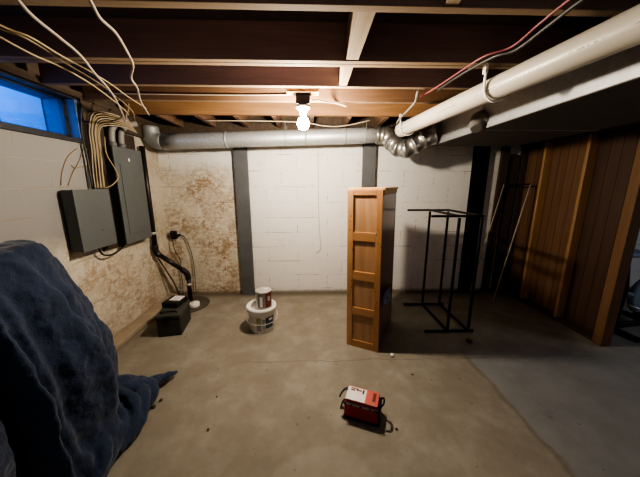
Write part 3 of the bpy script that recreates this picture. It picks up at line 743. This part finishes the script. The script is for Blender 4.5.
# ---------------------------------------------------------------- red tool bag
t = thing('red_tool_bag', 'small red and white printed bag with black straps on the floor', 'bag', (.325, 1.45, 0), R(-21))
L, Dp, Hh = .22, .135, .125
MB().box((0, 0, Hh/2+.002), (L, Dp, Hh), None, .022, 4).build('bag_body', M['red'], t)
MB().box((0, 0, .012), (L+.006, Dp+.006, .02), None, .006).build('bag_base', M['black'], t)
tp = MB().box((0, .004, Hh+.008), (L-.012, Dp-.012, .014), None, .006).build('top_flap', M['redtop'], t)
MB().box((-.042, .0, Hh+.0158), (.125, .112, .0015)).build('white_print', M['bagw'], tp)
b = MB(); b.box((-.07, .03, Hh+.0172), (.03, .012, .001)); b.box((-.03, .035, Hh+.0172), (.035, .01, .001)); b.box((.0, .03, Hh+.0172), (.012, .035, .001)); b.box((-.06, .045, Hh+.0172), (.05, .008, .001)); b.box((.075, .01, Hh+.0162), (.02, .07, .001))
b.build('dark_print', M['canred'], tp)
MB().box((.0, -Dp/2-.002, Hh-.008), (L+.004, .004, .016), None, .001).build('zip_band', M['black'], t)
b = MB()
for x, wd in ((-.08, .03), (-.03, .045), (.03, .045), (.075, .012)): b.box((x, -Dp/2-.0045, Hh-.008), (wd, .001, .008))
b.build('band_print', M['greylab'], t)
MB().tube(spline([(-L/2+.01, .03, Hh+.01), (-L/2-.015, .035, Hh+.005), (-L/2-.04, .03, Hh-.03), (-L/2-.05, .02, Hh-.055)], 4), .013, 8, True, .4).build('strap', M['black'], t)
MB().tube(spline([(-L/2+.004, -.04, Hh-.01), (-L/2-.015, -.045, Hh-.03), (-L/2-.025, -.05, .05)], 4), .011, 8, True, .4).build('strap', M['black'], t)
MB().tube(spline([(L/2-.004, -.035, Hh-.01), (L/2+.02, -.03, Hh+.012), (L/2+.028, 0, Hh+.02), (L/2+.02, .03, Hh+.012), (L/2-.004, .035, Hh-.01)], 4), .007, 8).build('carry_loop', M['black'], t)
MB().box((L/2+.004, 0, .05), (.014, Dp-.012, .105), None, .005).build('side_pocket', M['black'], t)

# ---------------------------------------------------------------- small things on the floor
tag(MB().ball((0, 0, .0165), .0165, (1, 1, 1), 3).build('white_ball', M['white']), 'small white ball on the floor by the wardrobe corner', 'ball').location = (.705, 2.03, 0)
def crumb(x, y, r, label, m='dirt'):
    o = MB().ball((0, 0, 0), r, (1.2, .9, .55), 2)
    for v in o.bm.verts: v.co += Vector(noise.noise_vector(v.co*60))*r*.35
    z = min(v.co.z for v in o.bm.verts)
    for v in o.bm.verts: v.co.z -= z
    ob = o.build('dirt_crumb', M[m]); ob.location = (x, y, 0); ob.rotation_euler.z = x*7
    tag(ob, label, 'debris', 'crumbs of dirt on the floor')
crumb(-1.10, 1.545, .014, 'dark dirt crumb on the floor just right of the blanket')
crumb(-1.085, 1.60, .012, 'dark dirt crumb between the blanket tail and a larger crumb')
crumb(-1.12, 1.51, .010, 'small dirt crumb touching the edge of the blanket heap')
crumb(1.52, 2.22, .028, 'largest dark dirt clump on the shadowed floor in front of the rack')
crumb(.80, 1.80, .008, 'tiny dark crumb on the floor below the white ball')
crumb(.52, 1.33, .008, 'tiny dark crumb on the floor right of the red bag')
crumb(-.66, 1.36, .009, 'tiny dark crumb on the floor near the bottom left of photo')
crumb(-.70, 1.62, .007, 'tiny dark crumb on open floor right of the blanket tail')

# ---------------------------------------------------------------- navy blanket draped over something tall
def blanket():
    b = MB(); bm = b.bm
    NT_, NS = 200, 64
    cx, cy = -1.62, .93
    def sup(th, ax, ay, p):
        c, s = math.cos(th), math.sin(th)
        r = (abs(c/ax)**p+abs(s/ay)**p)**(-1/p)
        return r
    x0c = math.cos; x1c = math.sin
    rows = []
    for j in range(NS+1):
        s = j/NS
        row = []
        for i in range(NT_):
            th = 2*math.pi*i/NT_
            rt = sup(th, .29, .44, 5.0); rb = sup(th, .49, .69, 2.8)
            # folds: several irregular frequencies
            fold = .55*math.sin(th*11+1.3*math.sin(th*3)+.4)+.35*math.sin(th*19+2*math.sin(th*2)+1.0)+.25*math.sin(th*31+.7)
            fold = math.copysign(abs(fold)**.8, fold)
            if s < .22:                              # top sheet
                q = s/.22
                r = rt*q; z = 1.225+.012*math.sin(th*2)*q - .02*q**6
                r *= 1+.012*fold*q**3
            else:
                q = (s-.22)/.78
                prof = 1-(1-q)**2.3
                r = rt+(rb-rt)*prof
                z = 1.205*(1-q**1.12)
                amp = .004+.085*min(1, q*1.5)
                r += fold*amp*(1-.65*max(0, q-.6)/.4)
                nv = noise.noise(Vector((math.cos(th)*3, math.sin(th)*3, q*5)))
                r += .04*nv*q + .035*q*q*noise.noise(Vector((x0c(th)*5, x1c(th)*5, q*11)))
                if q > .80:
                    u = (q-.80)/.20
                    r += .06*u*u + .03*u*noise.noise(Vector((th*4, 2, 7)))
            x = cx+r*math.cos(th); y = cy+r*math.sin(th)
            x = max(x, XL+.155+ (.004*math.sin(y*30)))
            z += .012*noise.noise(Vector((x*9, y*9, z*9)))
            row.append((x, y, max(z, .008)))
        rows.append(row)
    V = [[bm.verts.new(p) for p in row] for row in rows[1:]]
    top = bm.verts.new((cx, cy, 1.225))
    for i in range(NT_):
        bm.faces.new((top, V[0][i], V[0][(i+1) % NT_]))
        for j in range(len(V)-1):
            bm.faces.new((V[j][i], V[j+1][i], V[j+1][(i+1) % NT_], V[j][(i+1) % NT_]))
    bm.faces.new([V[-1][i] for i in range(NT_)])
    # bunched rolls at the foot on the right and the twisted tail
    rolls = []
    def strand(core, rad, off, turns, phase, thick):
        sp = spline(core, 8); n = len(sp); out = []; rr = []
        for i in range(n):
            f = i/(n-1); k = min(int(f*(len(rad)-1)), len(rad)-2); g = f*(len(rad)-1)-k
            rd = rad[k]+(rad[k+1]-rad[k])*g
            t = (sp[min(i+1, n-1)]-sp[max(i-1, 0)]).normalized()
            sd = t.cross(Vector((0, 0, 1))).normalized(); up = sd.cross(t)
            a = phase+turns*2*math.pi*f
            out.append(sp[i]+sd*math.cos(a)*rd*off+up*math.sin(a)*rd*off*.7); rr.append(rd*thick)
        b.tube(out, rr, 12, True, .75)
    core = [(-1.36, 1.50, .17), (-1.27, 1.585, .13), (-1.20, 1.68, .085), (-1.15, 1.76, .06), (-1.085, 1.85, .042)]
    for k in range(4): strand(core, [.11, .085, .055, .036, .012], .62, .55, k*math.pi/2, .55)
    core = [(-1.30, 1.66, .10), (-1.20, 1.60, .09), (-1.15, 1.48, .075), (-1.12, 1.34, .06), (-1.13, 1.18, .05)]
    for k in range(3): strand(core, [.06, .085, .075, .06, .045], .65, .7, k*2.09, .55)
    core = [(-1.42, 1.36, .30), (-1.30, 1.42, .22), (-1.20, 1.42, .15), (-1.13, 1.34, .09), (-1.11, 1.2, .06)]
    for k in range(3): strand(core, [.05, .075, .08, .07, .045], .65, .5, k*2.09+1, .5)
    core = [(-1.40, 1.05, .34), (-1.27, 1.16, .22), (-1.16, 1.18, .13), (-1.10, 1.08, .07), (-1.11, .92, .05)]
    for k in range(3): strand(core, [.05, .08, .08, .06, .04], .65, .5, k*2.09+2, .5)
    for pts, rs in rolls:
        sp = spline(pts, 6); n = len(sp)
        rr = []
        for i in range(n):
            f = i/(n-1)*(len(rs)-1); k = min(int(f), len(rs)-2); rr.append(rs[k]+(rs[k+1]-rs[k])*(f-k))
        b.tube(sp, rr, 16, True, .62)
    for v in bm.verts: v.co.z = max(v.co.z, .003)
    o = b.build('draped_blanket', M['navy'])
    for f in o.data.polygons: f.use_smooth = True
    m = o.modifiers.new('remesh', 'REMESH'); m.mode = 'VOXEL'; m.voxel_size = .008; m.use_smooth_shade = True
    m = o.modifiers.new('smooth', 'SMOOTH'); m.factor = .5; m.iterations = 2
    tx = bpy.data.textures.new('cloth_wrinkle', 'CLOUDS'); tx.noise_scale = .12; tx.noise_depth = 3
    m = o.modifiers.new('wrinkle', 'DISPLACE'); m.texture = tx; m.texture_coords = 'GLOBAL'; m.strength = .04; m.mid_level = .5
    return tag(o, 'large navy blue blanket draped over something tall at the left, trailing on the floor', 'blanket')
blanket()

# ---------------------------------------------------------------- light
wd = bpy.data.worlds.new('dusk'); S.world = wd; wd.use_nodes = True
bg = wd.node_tree.nodes['Background']; bg.inputs[0].default_value = (.022, .27, .95, 1); bg.inputs[1].default_value = 5.6
def lamp(name, typ, loc, e, c, size=.3, rot=(0, 0, 0)):
    l = bpy.data.lights.new(name, typ); l.energy = e; l.color = c
    if typ == 'AREA': l.size = size
    else: l.shadow_soft_size = size
    o = bpy.data.objects.new(name, l); COL.objects.link(o); o.location = loc; o.rotation_euler = rot
lamp('next_room_lamp', 'AREA', (4.4, 1.2, 2.15), 9, (.68, .80, 1), .6)
lamp('fill_lamp', 'POINT', (.5, -2.2, 2.0), 15, (1, .95, .92), .12)  # unseen fill light added behind the camera to lift joists and blanket

S.view_settings.view_transform = 'AgX'
S.view_settings.look = 'AgX - High Contrast'
S.view_settings.exposure = 0.42
